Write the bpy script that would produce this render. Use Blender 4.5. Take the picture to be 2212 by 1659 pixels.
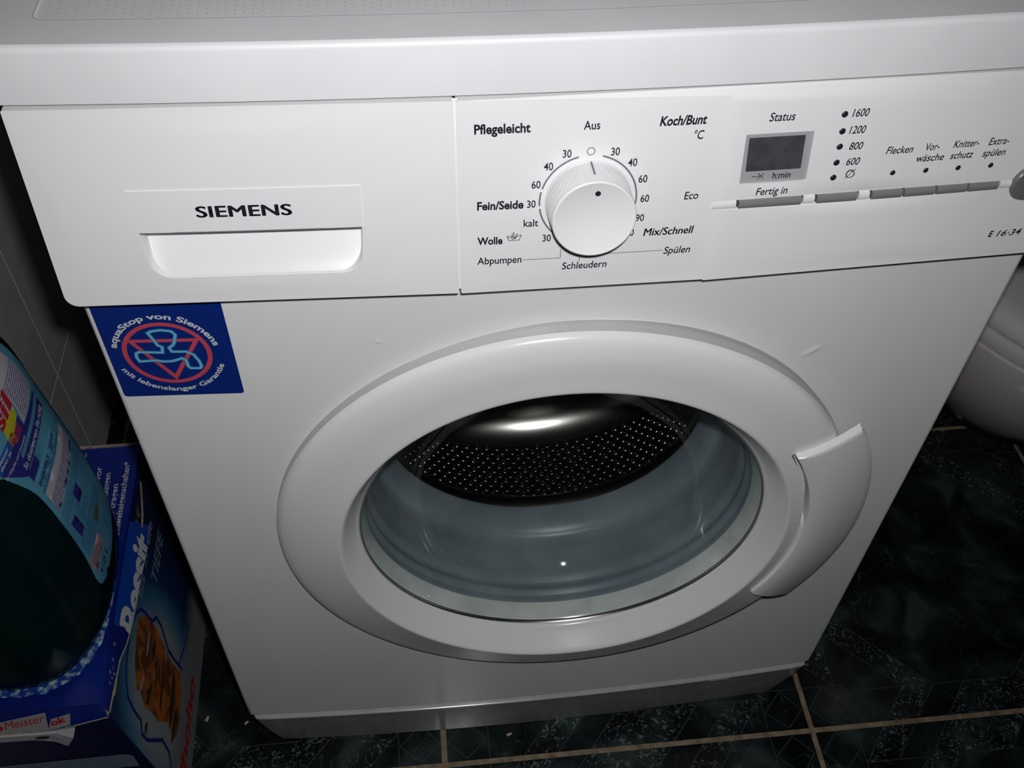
import bpy, bmesh, math, random
from math import sin, cos, pi, radians, hypot, atan2, copysign
from mathutils import Vector, Matrix
from mathutils.geometry import delaunay_2d_cdt
import mathutils.noise as mnoise
random.seed(7)
S = bpy.context.scene
COL = S.collection
for o in list(bpy.data.objects): bpy.data.objects.remove(o)

# ------------------------------------------------------------------ camera, light, exposure
CAM = Vector((0.1977, -0.4598, 1.1019))
R = (Matrix.Rotation(-0.13866, 3, 'Z') @ Matrix.Rotation(0.73186, 3, 'X') @ Matrix.Rotation(0.03490, 3, 'Z'))
cd = bpy.data.cameras.new('camera'); cam = bpy.data.objects.new('camera', cd); COL.objects.link(cam)
cam.matrix_world = Matrix.Translation(CAM) @ R.to_4x4()
cd.sensor_width = 36; cd.lens = 2158.79 / 2212 * 36; cd.clip_start = 0.01
S.camera = cam
W = bpy.data.worlds.new('world'); S.world = W; W.use_nodes = True
W.node_tree.nodes['Background'].inputs[0].default_value = (0.55, 0.6, 0.7, 1)
W.node_tree.nodes['Background'].inputs[1].default_value = 0.02
fl = bpy.data.lights.new('camera_flash', 'SPOT'); fl.energy = 13.0; fl.color = (1, 0.985, 0.99)
fl.spot_size = radians(113); fl.spot_blend = 1.0; fl.shadow_soft_size = 0.009
flash = bpy.data.objects.new('camera_flash', fl); COL.objects.link(flash)
# the camera's own flash, a little right of and above the lens
flash.matrix_world = Matrix.Translation(CAM + R @ Vector((0.016, 0.030, 0.0))) @ R.to_4x4() @ Matrix.Rotation(radians(1.5), 4, 'X')
S.view_settings.view_transform = 'Standard'; S.view_settings.look = 'None'
S.view_settings.gamma = 1; S.view_settings.use_curve_mapping = False
S.view_settings.exposure = 0.0

# ------------------------------------------------------------------ materials
def mat(name, col, rough=0.4, metal=0.0, spec=0.5, coat=0.0):
    m = bpy.data.materials.new(name); m.use_nodes = True
    b = m.node_tree.nodes['Principled BSDF']
    b.inputs['Base Color'].default_value = (*col, 1)
    b.inputs['Roughness'].default_value = rough; b.inputs['Metallic'].default_value = metal
    b.inputs['Specular IOR Level'].default_value = spec; b.inputs['Coat Weight'].default_value = coat
    return m
def nodes(m): return m.node_tree.nodes, m.node_tree.links, m.node_tree.nodes['Principled BSDF']
def noisy(m, a, b, scale=30, detail=4, lo=0.4, hi=0.6, bump=0.0, bscale=None, dist=0.0):
    """colour noise between a and b plus optional fine relief"""
    N, L, P = nodes(m)
    g = N.new('ShaderNodeNewGeometry'); n = N.new('ShaderNodeTexNoise')
    n.inputs['Scale'].default_value = scale; n.inputs['Detail'].default_value = detail; n.inputs['Distortion'].default_value = dist
    L.new(g.outputs['Position'], n.inputs['Vector'])
    r = N.new('ShaderNodeValToRGB'); r.color_ramp.elements[0].position = lo; r.color_ramp.elements[1].position = hi
    r.color_ramp.elements[0].color = (*a, 1); r.color_ramp.elements[1].color = (*b, 1)
    L.new(n.outputs['Fac'], r.inputs['Fac']); L.new(r.outputs['Color'], P.inputs['Base Color'])
    if bump:
        n2 = N.new('ShaderNodeTexNoise'); n2.inputs['Scale'].default_value = bscale or scale; n2.inputs['Detail'].default_value = 3
        L.new(g.outputs['Position'], n2.inputs['Vector'])
        bp = N.new('ShaderNodeBump'); bp.inputs['Strength'].default_value = bump; bp.inputs['Distance'].default_value = 0.001
        L.new(n2.outputs['Fac'], bp.inputs['Height']); L.new(bp.outputs['Normal'], P.inputs['Normal'])
    return m
M = {}
M['enamel'] = noisy(mat('white_enamel', (.8, .8, .8), .28), (.78, .80, .80), (.80, .815, .82), 9, 2)
M['plastic'] = noisy(mat('white_plastic', (.8, .8, .8), .3), (.78, .78, .795), (.80, .80, .81), 12, 2)
M['top'] = noisy(mat('worktop_laminate', (.8, .8, .8), .42), (.74, .73, .76), (.77, .76, .79), 14, 2)
M['top2'] = mat('inset_edge_grey', (.52, .51, .54), .4)
M['door'] = noisy(mat('door_plastic', (.7, .7, .7), .22), (.79, .79, .795), (.805, .805, .81), 10, 2)
M['rim'] = noisy(mat('door_rim_grey_plastic', (.4, .4, .4), .3), (.47, .47, .47), (.50, .50, .50), 10, 2)
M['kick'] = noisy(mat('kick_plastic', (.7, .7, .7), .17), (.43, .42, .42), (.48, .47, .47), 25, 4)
M['ink'] = mat('black_ink', (.012, .012, .022), .45)
M['inkgrey'] = mat('grey_ink', (.14, .15, .17), .5)
M['gap'] = mat('dark_gap', (.02, .02, .025), .6)
M['line'] = mat('shadow_gap_grey', (.32, .32, .34), .5)
M['button'] = mat('grey_button_plastic', (.20, .20, .21), .3)
M['bezel'] = mat('display_bezel', (.30, .31, .33), .25)
M['screen'] = noisy(mat('lcd_screen', (.05, .05, .06), .25), (.050, .050, .062), (.065, .065, .078), 160, 5)
M['start'] = mat('dark_grey_round_button', (.14, .14, .15), .3)
M['gasket'] = noisy(mat('grey_rubber', (.12, .15, .17), .38), (.17, .205, .235), (.23, .265, .29), 22, 4, .35, .65)
M['flange'] = noisy(mat('glass_flange', (.5, .52, .5), .18), (.52, .55, .53), (.70, .72, .70), 40, 5, .3, .7)
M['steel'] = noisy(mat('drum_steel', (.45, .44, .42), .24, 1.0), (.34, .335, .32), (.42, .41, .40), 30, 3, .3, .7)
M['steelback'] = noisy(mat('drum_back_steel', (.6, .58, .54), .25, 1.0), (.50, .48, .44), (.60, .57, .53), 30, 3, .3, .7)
M['steeldots'] = mat('perforation_rim_steel', (.22, .22, .21), .30, 1.0)
M['hole'] = mat('drum_hole', (.004, .005, .005), .5)
M['navy'] = mat('sticker_blue', (.004, .022, .19), .35)
M['white_ink'] = mat('white_ink', (.62, .66, .66), .4)
M['pink'] = mat('pink_red_ink', (.55, .065, .10), .4)
M['lightblue'] = mat('light_blue_ink', (.16, .50, .66), .4)
M['lightblue2'] = mat('blue_glow_ink', (.03, .20, .42), .4)
M['ceramic'] = noisy(mat('ceramic', (.6, .57, .58), .08), (.50, .475, .485), (.54, .51, .52), 5, 2)
M['seat'] = mat('toilet_seat_plastic', (.56, .535, .545), .15)
M['grout'] = noisy(mat('beige_grout', (.3, .25, .17), .8), (.17, .125, .075), (.36, .28, .19), 90, 5, .3, .65, .5, 300)
M['wgrout'] = mat('wall_grout', (.74, .73, .74), .8)
M['wtile'] = noisy(mat('grey_wall_tile', (.2, .2, .21), .22), (.46, .45, .465), (.51, .50, .515), 18, 4)
M['wall'] = noisy(mat('plain_wall', (.3, .3, .3), .8), (.28, .28, .28), (.32, .32, .32), 6, 3)
M['bottle'] = noisy(mat('teal_bottle_plastic', (.003, .03, .035), .16), (.002, .022, .028), (.004, .032, .032), 14, 3)
M['label'] = noisy(mat('label_blue', (.1, .35, .5), .3), (.09, .33, .50), (.13, .42, .58), 20, 2)
M['purple'] = mat('label_purple_blue', (.03, .03, .25), .3)
M['royal'] = mat('label_royal_blue', (.02, .10, .45), .3)
M['labelwhite'] = mat('label_white', (.55, .53, .58), .35)
M['yellow'] = mat('yellow_ink', (.62, .55, .02), .4)
M['orange'] = mat('orange_ink', (.60, .12, .03), .4)
M['magenta'] = mat('magenta_ink', (.45, .03, .12), .4)
M['red'] = mat('red_ink', (.50, .015, .02), .4)
M['pinkbox'] = mat('pale_pink_ink', (.50, .28, .30), .4)
M['lid'] = noisy(mat('carton_blue', (.004, .02, .2), .32), (.003, .014, .17), (.005, .022, .23), 20, 3)
M['lidlight'] = noisy(mat('carton_foam_print', (.1, .5, .7), .35), (.006, .05, .28), (.40, .60, .66), 190, 6, .45, .66)
M['flapblue'] = mat('flap_bright_blue', (.005, .06, .42), .35)
M['card'] = noisy(mat('raw_cardboard', (.35, .25, .2), .85), (.22, .15, .11), (.48, .40, .32), 220, 4, .3, .7)
M['cardlight'] = noisy(mat('torn_cardboard', (.5, .45, .38), .85), (.36, .31, .25), (.62, .56, .48), 240, 4, .3, .7)
M['cartonnavy'] = noisy(mat('carton_dark_navy', (.002, .005, .06), .4), (.002, .004, .045), (.004, .010, .085), 60, 6, .4, .7)
M['strap'] = mat('white_strap_plastic', (.50, .50, .52), .35)
M['brown'] = noisy(mat('brown_print', (.3, .1, .02), .55), (.13, .045, .012), (.48, .14, .02), 38, 5, .38, .58, dist=1.2)
M['darkbrown'] = mat('dark_brown_print', (.05, .03, .015), .55)
M['outline'] = mat('dark_blue_print', (.015, .02, .22), .5)
M['palebluegrey'] = mat('pale_blue_print', (.18, .26, .32), .5)
M['greywhite'] = mat('grey_white_print', (.36, .36, .36), .55)
M['crumb'] = mat('crumb', (.6, .5, .36), .8)
M['capwhite'] = mat('bottle_cap', (.05, .15, .45), .3)
M['inlay'] = mat('tile_inlay_line', (.045, .058, .058), .3)

def glass_mat():
    m = bpy.data.materials.new('door_glass'); m.use_nodes = True
    N, L = m.node_tree.nodes, m.node_tree.links
    N.remove(N['Principled BSDF'])
    t = N.new('ShaderNodeBsdfTransparent'); t.inputs[0].default_value = (.90, .935, .93, 1)
    g = N.new('ShaderNodeBsdfGlossy'); g.inputs['Roughness'].default_value = .03
    lw = N.new('ShaderNodeLayerWeight'); lw.inputs['Blend'].default_value = .5
    pw = N.new('ShaderNodeMath'); pw.operation = 'POWER'; pw.inputs[1].default_value = 4.0
    f = N.new('ShaderNodeMath'); f.operation = 'MULTIPLY_ADD'; f.inputs[1].default_value = .22; f.inputs[2].default_value = .035
    L.new(lw.outputs['Facing'], pw.inputs[0]); L.new(pw.outputs[0], f.inputs[0])
    mx = N.new('ShaderNodeMixShader')
    L.new(f.outputs[0], mx.inputs[0]); L.new(t.outputs[0], mx.inputs[1]); L.new(g.outputs[0], mx.inputs[2])
    L.new(mx.outputs[0], N['Material Output'].inputs[0])
    return m
M['glass'] = glass_mat()

def marble(name, speck):
    m = mat(name, (.01, .015, .015), .16)
    N, L, P = nodes(m)
    g = N.new('ShaderNodeNewGeometry')
    def ramp(src, stops):
        r = N.new('ShaderNodeValToRGB')
        while len(r.color_ramp.elements) < len(stops): r.color_ramp.elements.new(.5)
        for e, (p, c) in zip(r.color_ramp.elements, stops): e.position = p; e.color = (*c, 1)
        L.new(src, r.inputs['Fac']); return r.outputs['Color']
    def noise(sc, det, dist=0.0):
        n = N.new('ShaderNodeTexNoise'); n.inputs['Scale'].default_value = sc; n.inputs['Detail'].default_value = det
        n.inputs['Distortion'].default_value = dist; L.new(g.outputs['Position'], n.inputs['Vector']); return n.outputs['Fac']
    def add(a, b, mode='ADD', fac=1.0):
        x = N.new('ShaderNodeMixRGB'); x.blend_type = mode; x.inputs[0].default_value = fac
        L.new(a, x.inputs[1]); L.new(b, x.inputs[2]); return x.outputs[0]
    cloud = ramp(noise(16, 6, .6), [(.40, (.0035, .005, .0055)), (.55, (.012, .019, .020)), (.70, (.036, .056, .056))])
    spots = ramp(noise(170 if speck else 110, 4, 1.5), [(.0, (0, 0, 0)), (.57 if speck else .66, (0, 0, 0)), (.63 if speck else .74, (.10, .13, .13) if speck else (.035, .05, .05))])
    v = N.new('ShaderNodeTexVoronoi'); v.feature = 'DISTANCE_TO_EDGE'; v.inputs['Scale'].default_value = 22
    wn = N.new('ShaderNodeTexNoise'); wn.inputs['Scale'].default_value = 9; wn.inputs['Detail'].default_value = 5
    L.new(g.outputs['Position'], wn.inputs['Vector'])
    vm = N.new('ShaderNodeVectorMath'); vm.operation = 'MULTIPLY_ADD'; vm.inputs[1].default_value = (.16, .16, .16)
    L.new(wn.outputs['Color'], vm.inputs[0]); L.new(g.outputs['Position'], vm.inputs[2]); L.new(vm.outputs[0], v.inputs['Vector'])
    veins = ramp(v.outputs['Distance'], [(0, (.035, .046, .044)), (.02, (0, 0, 0)), (1, (0, 0, 0))])
    mask = ramp(noise(20, 2), [(.5, (0, 0, 0)), (.62, (1, 1, 1))])
    c = add(add(cloud, spots), add(veins, mask, 'MULTIPLY'))
    L.new(c, P.inputs['Base Color'])
    bp = N.new('ShaderNodeBump'); bp.inputs['Strength'].default_value = .25 if speck else .05; bp.inputs['Distance'].default_value = .001
    L.new(noise(140, 3), bp.inputs['Height']); L.new(bp.outputs['Normal'], P.inputs['Normal'])
    return m
M['marble'] = marble('black_green_marble_tile', False)
M['speckle'] = marble('speckled_marble_band', True)

def side_print():
    """printed side of the carton: navy at the top, a pale glow behind the picture, grey at the far end"""
    m = mat('carton_side_print', (.1, .1, .1), .5)
    N, L, P = nodes(m)
    g = N.new('ShaderNodeNewGeometry'); sx = N.new('ShaderNodeSeparateXYZ'); L.new(g.outputs['Position'], sx.inputs[0])
    def mth(op, a, b):
        n = N.new('ShaderNodeMath'); n.operation = op
        for i, q in enumerate((a, b)):
            if isinstance(q, (int, float)): n.inputs[i].default_value = q
            else: L.new(q, n.inputs[i])
        return n.outputs[0]
    dy = mth('MULTIPLY', mth('SUBTRACT', sx.outputs['Y'], .028), 1.0)
    dz = mth('MULTIPLY', mth('SUBTRACT', sx.outputs['Z'], .118), .86)
    d = mth('SQRT', mth('ADD', mth('MULTIPLY', dy, dy), mth('MULTIPLY', dz, dz)), 0)
    n = N.new('ShaderNodeTexNoise'); n.inputs['Scale'].default_value = 260; n.inputs['Detail'].default_value = 5; L.new(g.outputs['Position'], n.inputs['Vector'])
    d2 = mth('ADD', d, mth('MULTIPLY', mth('SUBTRACT', n.outputs['Fac'], .5), .012))
    r = N.new('ShaderNodeValToRGB'); el = r.color_ramp.elements
    for _ in range(3): el.new(.5)
    for e, (p, c) in zip(el, [(.0, (.36, .37, .38)), (.062, (.30, .34, .36)), (.085, (.05, .20, .34)), (.108, (.006, .035, .13)), (.16, (.003, .012, .06))]):
        e.position = p; e.color = (*c, 1)
    L.new(d2, r.inputs['Fac'])
    r2 = N.new('ShaderNodeValToRGB'); r2.color_ramp.elements[0].position = .045; r2.color_ramp.elements[1].position = .075
    r2.color_ramp.elements[0].color = (1, 1, 1, 1); r2.color_ramp.elements[1].color = (0, 0, 0, 1)
    L.new(sx.outputs['Z'], r2.inputs['Fac'])
    mx = N.new('ShaderNodeMixRGB'); L.new(r2.outputs['Color'], mx.inputs[0]); L.new(r.outputs['Color'], mx.inputs[1])
    mx.inputs[2].default_value = (.24, .25, .26, 1)
    L.new(mx.outputs[0], P.inputs['Base Color'])
    return m
M['side'] = side_print()

# ------------------------------------------------------------------ object helpers
def link(name, me, parent=None):
    o = bpy.data.objects.new(name, me); COL.objects.link(o)
    if parent is not None: o.parent = parent
    return o
def mesh(name, V, F, m, parent=None, smooth=True, mi=None, autosharp=35):
    me = bpy.data.meshes.new(name); me.from_pydata([tuple(v) for v in V], [], F); me.update()
    for x in (m if isinstance(m, (list, tuple)) else [m]): me.materials.append(x)
    if mi: me.polygons.foreach_set('material_index', mi)
    me.polygons.foreach_set('use_smooth', [smooth] * len(me.polygons))
    bm = bmesh.new(); bm.from_mesh(me); bmesh.ops.recalc_face_normals(bm, faces=bm.faces)
    if smooth and autosharp:
        for e in bm.edges:
            if len(e.link_faces) == 2 and e.calc_face_angle(0) > radians(autosharp): e.smooth = False
    bm.to_mesh(me); bm.free()
    return link(name, me, parent)
def thing(name, label, cat, loc, group=None):
    o = bpy.data.objects.new(name, None); COL.objects.link(o); o.location = loc; o.empty_display_size = .05
    o['label'] = label; o['category'] = cat
    if group: o['group'] = group
    return o
def adopt(root):
    """keep world positions of children that were modelled in world space"""
    inv = Matrix.Translation(-root.location)
    for c in root.children: c.matrix_parent_inverse = inv
class Bag:
    def __init__(s): s.V = []; s.F = []; s.mi = []
    def add(s, V, F, mi=0):
        n = len(s.V); s.V += [tuple(v) for v in V]; s.F += [tuple(i + n for i in f) for f in F]; s.mi += [mi] * len(F)
    def obj(s, name, m, parent=None, smooth=False, **k): return mesh(name, s.V, s.F, m, parent, smooth, s.mi, **k)
def box(x0, x1, y0, y1, z0, z1):
    V = [(x, y, z) for x in (x0, x1) for y in (y0, y1) for z in (z0, z1)]
    return V, [(0, 1, 3, 2), (4, 6, 7, 5), (0, 4, 5, 1), (2, 3, 7, 6), (0, 2, 6, 4), (1, 5, 7, 3)]
def loft(rows, closed=False):
    n = len(rows[0]); V = [v for r in rows for v in r]; F = []
    for i in range(len(rows) - 1):
        for j in range(n if closed else n - 1):
            k = (j + 1) % n; F.append((i * n + j, i * n + k, (i + 1) * n + k, (i + 1) * n + j))
    return V, F
def pip(p, poly):
    x, y = p; c = False; n = len(poly)
    for i in range(n):
        x1, y1 = poly[i]; x2, y2 = poly[i - 1]
        if (y1 > y) != (y2 > y) and x < (x2 - x1) * (y - y1) / (y2 - y1) + x1: c = not c
    return c
def cdt(outline, holes=(), step=None, extra=(), lines=()):
    P = [Vector(p) for p in outline]; E = [(i, (i + 1) % len(outline)) for i in range(len(outline))]
    for h in holes:
        n = len(P); P += [Vector(p) for p in h]; E += [(n + i, n + (i + 1) % len(h)) for i in range(len(h))]
    for a, b in lines:
        n = len(P); P += [Vector(a), Vector(b)]; E.append((n, n + 1))
    if step:
        xs = [p[0] for p in outline]; ys = [p[1] for p in outline]
        nx = int((max(xs) - min(xs)) / step[0]); ny = int((max(ys) - min(ys)) / step[1])
        for i in range(1, nx):
            for j in range(1, ny):
                q = (min(xs) + (max(xs) - min(xs)) * i / nx, min(ys) + (max(ys) - min(ys)) * j / ny)
                if pip(q, outline) and not any(pip(q, h) for h in holes): P.append(Vector(q))
    P += [Vector(p) for p in extra]
    v, e, f, *_ = delaunay_2d_cdt(P, E, [], 0, 1e-7)
    F = []
    for t in f:
        c = sum((v[i] for i in t), Vector((0, 0))) / len(t)
        if pip(c, outline) and not any(pip(c, h) for h in holes): F.append(tuple(t))
    return [tuple(q) for q in v], F
def fillet(pts, rads, n=6):
    """round chosen corners of a 2-D polygon"""
    out = []; N = len(pts)
    for i, (p, r) in enumerate(zip(pts, rads)):
        p = Vector(p)
        if not r: out.append(tuple(p)); continue
        a = (Vector(pts[i - 1]) - p).normalized(); b = (Vector(pts[(i + 1) % N]) - p).normalized()
        ang = a.angle(b); d = r / math.tan(ang / 2); s = p + a * d; e = p + b * d; c = p + (a + b).normalized() * (r / sin(ang / 2))
        v0 = s - c; v1 = e - c; t = v0.angle_signed(v1) if hasattr(v0, 'angle_signed') else 0
        for k in range(n + 1):
            w = Matrix.Rotation(-t * k / n, 2) @ v0; out.append(tuple(c + w))
    return out
def ribbon2(pts, w, closed=False, maxlen=None):
    """2-D stroke of constant width -> verts2d, faces"""
    P = [Vector(p) for p in pts]
    if maxlen:
        Q = []
        n = len(P)
        for i in range(n if closed else n - 1):
            a, b = P[i], P[(i + 1) % n]; k = max(1, int((b - a).length / maxlen))
            Q += [a.lerp(b, j / k) for j in range(k)]
        if not closed: Q.append(P[-1])
        P = Q
    n = len(P); V = []
    for i in range(n):
        a = P[i - 1] if (i or closed) else None; b = P[(i + 1) % n] if (i < n - 1 or closed) else None
        d1 = (P[i] - a).normalized() if a is not None else (b - P[i]).normalized()
        d2 = (b - P[i]).normalized() if b is not None else d1
        nn = Vector((-d1.y - d2.y, d1.x + d2.x))
        if nn.length < 1e-6: nn = Vector((-d1.y, d1.x))
        nn.normalize(); c = max(.5, nn.dot(Vector((-d1.y, d1.x))))
        V += [tuple(P[i] + nn * w / 2 / c), tuple(P[i] - nn * w / 2 / c)]
    F = [(2 * i, 2 * i + 1, 2 * ((i + 1) % n) + 1, 2 * ((i + 1) % n)) for i in range(n if closed else n - 1)]
    return V, F
def arc(cx, cy, r, a0, a1, n=40): return [(cx + r * cos(radians(a0 + (a1 - a0) * i / n)), cy + r * sin(radians(a0 + (a1 - a0) * i / n))) for i in range(n + 1)]

# flat lettering (built-in font) as 2-D meshes; capital height = 1
_cap = None
def text2(s, bold=0.0, shear=0.0, space=1.0):
    global _cap
    c = bpy.data.curves.new('t', 'FONT'); c.body = s; c.size = 1; c.resolution_u = 4; c.offset = 0 if 'M' in s else bold * .72 + .011; c.shear = shear
    c.space_character = space
    o = bpy.data.objects.new('t', c); COL.objects.link(o)
    dg = bpy.context.evaluated_depsgraph_get(); me = bpy.data.meshes.new_from_object(o.evaluated_get(dg))
    V = [(v.co.x, v.co.y) for v in me.vertices]; F = [tuple(p.vertices) for p in me.polygons]
    bpy.data.objects.remove(o); bpy.data.curves.remove(c); bpy.data.meshes.remove(me)
    k = 1 / .729; V = [(x * k, y * k) for x, y in V]
    if bold > .001 and 'M' in s:
        V0, F0 = V, F; V, F = [], []
        for dx, dy in ((-1, 0), (1, 0), (0, .45), (0, -.45), (-.5, .3), (.5, -.3), (.5, .3), (-.5, -.3)):
            n = len(V); V += [(x + dx * bold, y + dy * bold) for x, y in V0]; F += [tuple(i + n for i in f) for f in F0]
    return V, F
def place_text(bag, s, x0, x1, z, cap, mapf, bold=0.0, shear=0.0, mi=0, space=1.0):
    V, F = text2(s, bold, shear, space)
    a = min(v[0] for v in V); b = max(v[0] for v in V); k = (x1 - x0) / (b - a) if x1 is not None else cap
    bag.add([mapf(x0 + (x - a) * k, z + y * cap) for x, y in V], F, mi)
def center_text(bag, s, xc, z, cap, ratio, mapf, bold=0.0, shear=0.0, mi=0):
    V, F = text2(s, bold, shear)
    a = min(v[0] for v in V); b = max(v[0] for v in V); k = cap * ratio
    bag.add([mapf(xc + (x - (a + b) / 2) * k, z + y * cap) for x, y in V], F, mi)

# ================================================================== SETTING
XW = -0.24
floor = mesh('floor', *box(-.24, 1.6, -1.5, .66, -.03, -.0012), M['grout'], None, False)
floor['kind'] = 'structure'
T, TX, TY, TR = .4180, .19759, -.03384, -.00853
def tile_pattern():
    s, q, sl = .1, .12, .08
    L = []
    def add(a, b):
        for k in range(4):
            L.append((a, b)); a = (1 - a[1], a[0]); b = (1 - b[1], b[0])
    add((q, 0), (q, q)); add((0, q), (q, q))
    m = q / 2
    for a, b in (((m, .012), (q - .004, m)), ((q - .004, m), (m, q - .004)), ((m, q - .004), (.012, m)), ((.012, m), (m, .012))): add(a, b)
    for a, b in ((q, .2924), (.3834, .6166), (.7076, .88)): add((a, s), (b, s))
    for t in (.2924, .3834, .4728, .7, .79, .88): add((t, s), (t - sl, 0))
    add((.2924, s), (s, .2924)); add((.3834, s), (s, .3834))
    def speck(x, y):
        for k in range(4):
            if y < s and q < x < 1 - q:
                t = x + sl * (s - y) / s; return .2924 < t < .3834 or .4728 < t < .70 or .79 < t < .88
            x, y = 1 - y, x
        u = min(x, 1 - x); v = min(y, 1 - y)
        return u > s and v > s and .3924 < u + v < .4834
    return L, speck
def make_floor_tile():
    L, speck = tile_pattern(); g = .0031 / T
    out = [(g, g), (1 - g, g), (1 - g, 1 - g), (g, 1 - g)]
    clip = lambda p: (min(1 - g * 1.01, max(g * 1.01, p[0])), min(1 - g * 1.01, max(g * 1.01, p[1])))
    v, f = cdt(out, lines=[(clip(a), clip(b)) for a, b in L])
    V = [(x * T, y * T, 0) for x, y in v]; F = list(f); mi = []
    for t in f:
        c = sum((Vector(v[i]) for i in t), Vector((0, 0))) / len(t); mi.append(1 if speck(*c) else 0)
    n = len(V); V += [(x * T, y * T, -.006) for x, y in out] + [(x * T, y * T, 0) for x, y in out]
    for i in range(4): F.append((n + i, n + (i + 1) % 4, n + 4 + (i + 1) % 4, n + 4 + i)); mi.append(0)
    me = bpy.data.meshes.new('tile'); me.from_pydata(V, [], F); me.materials.append(M['marble']); me.materials.append(M['speckle'])
    me.polygons.foreach_set('material_index', mi); me.update()
    b = Bag()
    for a, c in L:
        a, c = clip(a), clip(c)
        rv, rf = ribbon2([(a[0] * T, a[1] * T), (c[0] * T, c[1] * T)], .0010)
        b.add([(x, y, .00012) for x, y in rv], rf)
    ml = bpy.data.meshes.new('inlay'); ml.from_pydata(b.V, [], b.F); ml.materials.append(M['inlay']); ml.update()
    return me, ml
tm, il = make_floor_tile()
for i in range(-2, 4):
    for j in range(-4, 2):
        t = link('tile', tm, floor)
        t.location = (TX + (i * cos(TR) - j * sin(TR)) * T, TY + (i * sin(TR) + j * cos(TR)) * T, 0); t.rotation_euler.z = TR
        k = link('inlay_line', il, t)
wl = mesh('wall_left', *box(-.30, -.2425, -1.5, .70, -.03, 2.42), M['wgrout'], None, False); wl['kind'] = 'structure'
tb = Bag(); TWY, TWZ = .25, .33
V, F = box(-.245, XW, .0012, TWY - .0012, .0012, TWZ - .0012); tb.add(V, F)
t0 = None
for i in range(-8, 1):
    for j in range(-1, 7):
        if t0 is None: t0 = tb.obj('wall_tile', M['wtile'], wl); t = t0
        else: t = link('wall_tile', t0.data, wl)
        t.location = (0, .419 + i * TWY, .188 + j * TWZ)
for nm, b in (('wall_back', box(-.3, 1.66, .66, .72, -.03, 2.42)), ('wall_right', box(1.6, 1.66, -1.5, .66, -.03, 2.42)),
              ('wall_front', box(-.3, 1.66, -1.56, -1.5, -.03, 2.42)), ('ceiling', box(-.3, 1.66, -1.56, .72, 2.42, 2.48))):
    o = mesh(nm, *b, M['wall'], None, False); o['kind'] = 'structure'

# ================================================================== WASHING MACHINE
BOW = .0089
def B(x): return -BOW * (1 - ((x - .3) / .3) ** 2)
wm = thing('washing_machine', 'white front-loading washing machine with round glass door and program knob', 'washing machine', (.3, .28, 0))
ZB, ZF, ZS = .0977, .6982, .8178
DCX, DCZ, TILT, DY0 = .305, .428, .0377, -.0089
def dpt(r, th, dep):
    x = DCX + r * cos(th); return (x, DY0 - dep - (x - .3) * TILT, DCZ + r * sin(th))

# front panel + side housing
def front_y(x, z):
    y = B(x)
    for (cx, cz, ang, l, w, h) in ((.4705, .6050, radians(34), .0065, .0022, .0007), (.1739, .6428, 0, .002, .0015, .0004)):
        a = (x - cx) * cos(ang) + (z - cz) * sin(ang); b = -(x - cx) * sin(ang) + (z - cz) * cos(ang)
        y -= h * math.exp(-(a / l) ** 2 - (b / w) ** 2)
    return y
hole = [(DCX + .205 * cos(2 * pi * i / 96), DCZ + .205 * sin(2 * pi * i / 96)) for i in range(96)]
er = .004
zt = .74
outl = [(er + (.6 - 2 * er) * i / 30, ZB + er) for i in range(31)] + [(.6 - er, ZB + er + (zt - ZB - er) * i / 20) for i in range(1, 21)] + \
       [(.6 - er - (.6 - 2 * er) * i / 30, zt) for i in range(1, 31)] + [(er, zt - (zt - ZB - er) * i / 20) for i in range(1, 20)]
ex = [(.4705 + .0011 * i, .6050 + .0011 * j) for i in range(-9, 10) for j in range(-9, 10)] + [(.1739 + .0007 * i, .6428 + .0007 * j) for i in range(-5, 6) for j in range(-5, 6)]
v, f = cdt(outl, [hole], (.012, .012), ex)
bg = Bag(); bg.add([(x, front_y(x, z), z) for x, z in v], f)
# rounded edge around the panel, then the sides
rows = []
def edge_row(off, back):
    r = []
    for (x, z) in outl:
        xx = 0 if abs(x - er) < 1e-6 else (1 if abs(x - (.6 - er)) < 1e-6 else None)
        nx = x + (-off if xx == 0 else off if xx == 1 else 0)
        nz = z - off if abs(z - ZB - er) < 1e-6 else z
        r.append((nx, B(x) + back, nz))
    return r
for k in range(6):
    a = pi / 2 * k / 5; rows.append(edge_row(er * sin(a), er * (1 - cos(a))))
rows.append([(x, .012, z) for x, y, z in rows[-1]])
V, F = loft(rows, True); bg.add(V, F)
bm_ = bg.obj('housing_front', M['enamel'], wm, True, autosharp=50)
m_ = Bag()
for b in (box(0, .0015, .012, .57, ZB + .001, .82), box(.5985, .6, .012, .57, ZB + .001, .82), box(0, .6, .568, .57, ZB - .07, .82), box(.001, .599, .03, .57, ZB - .002, ZB)): m_.add(*b)
m_.obj('housing_side', M['enamel'], wm)

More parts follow.
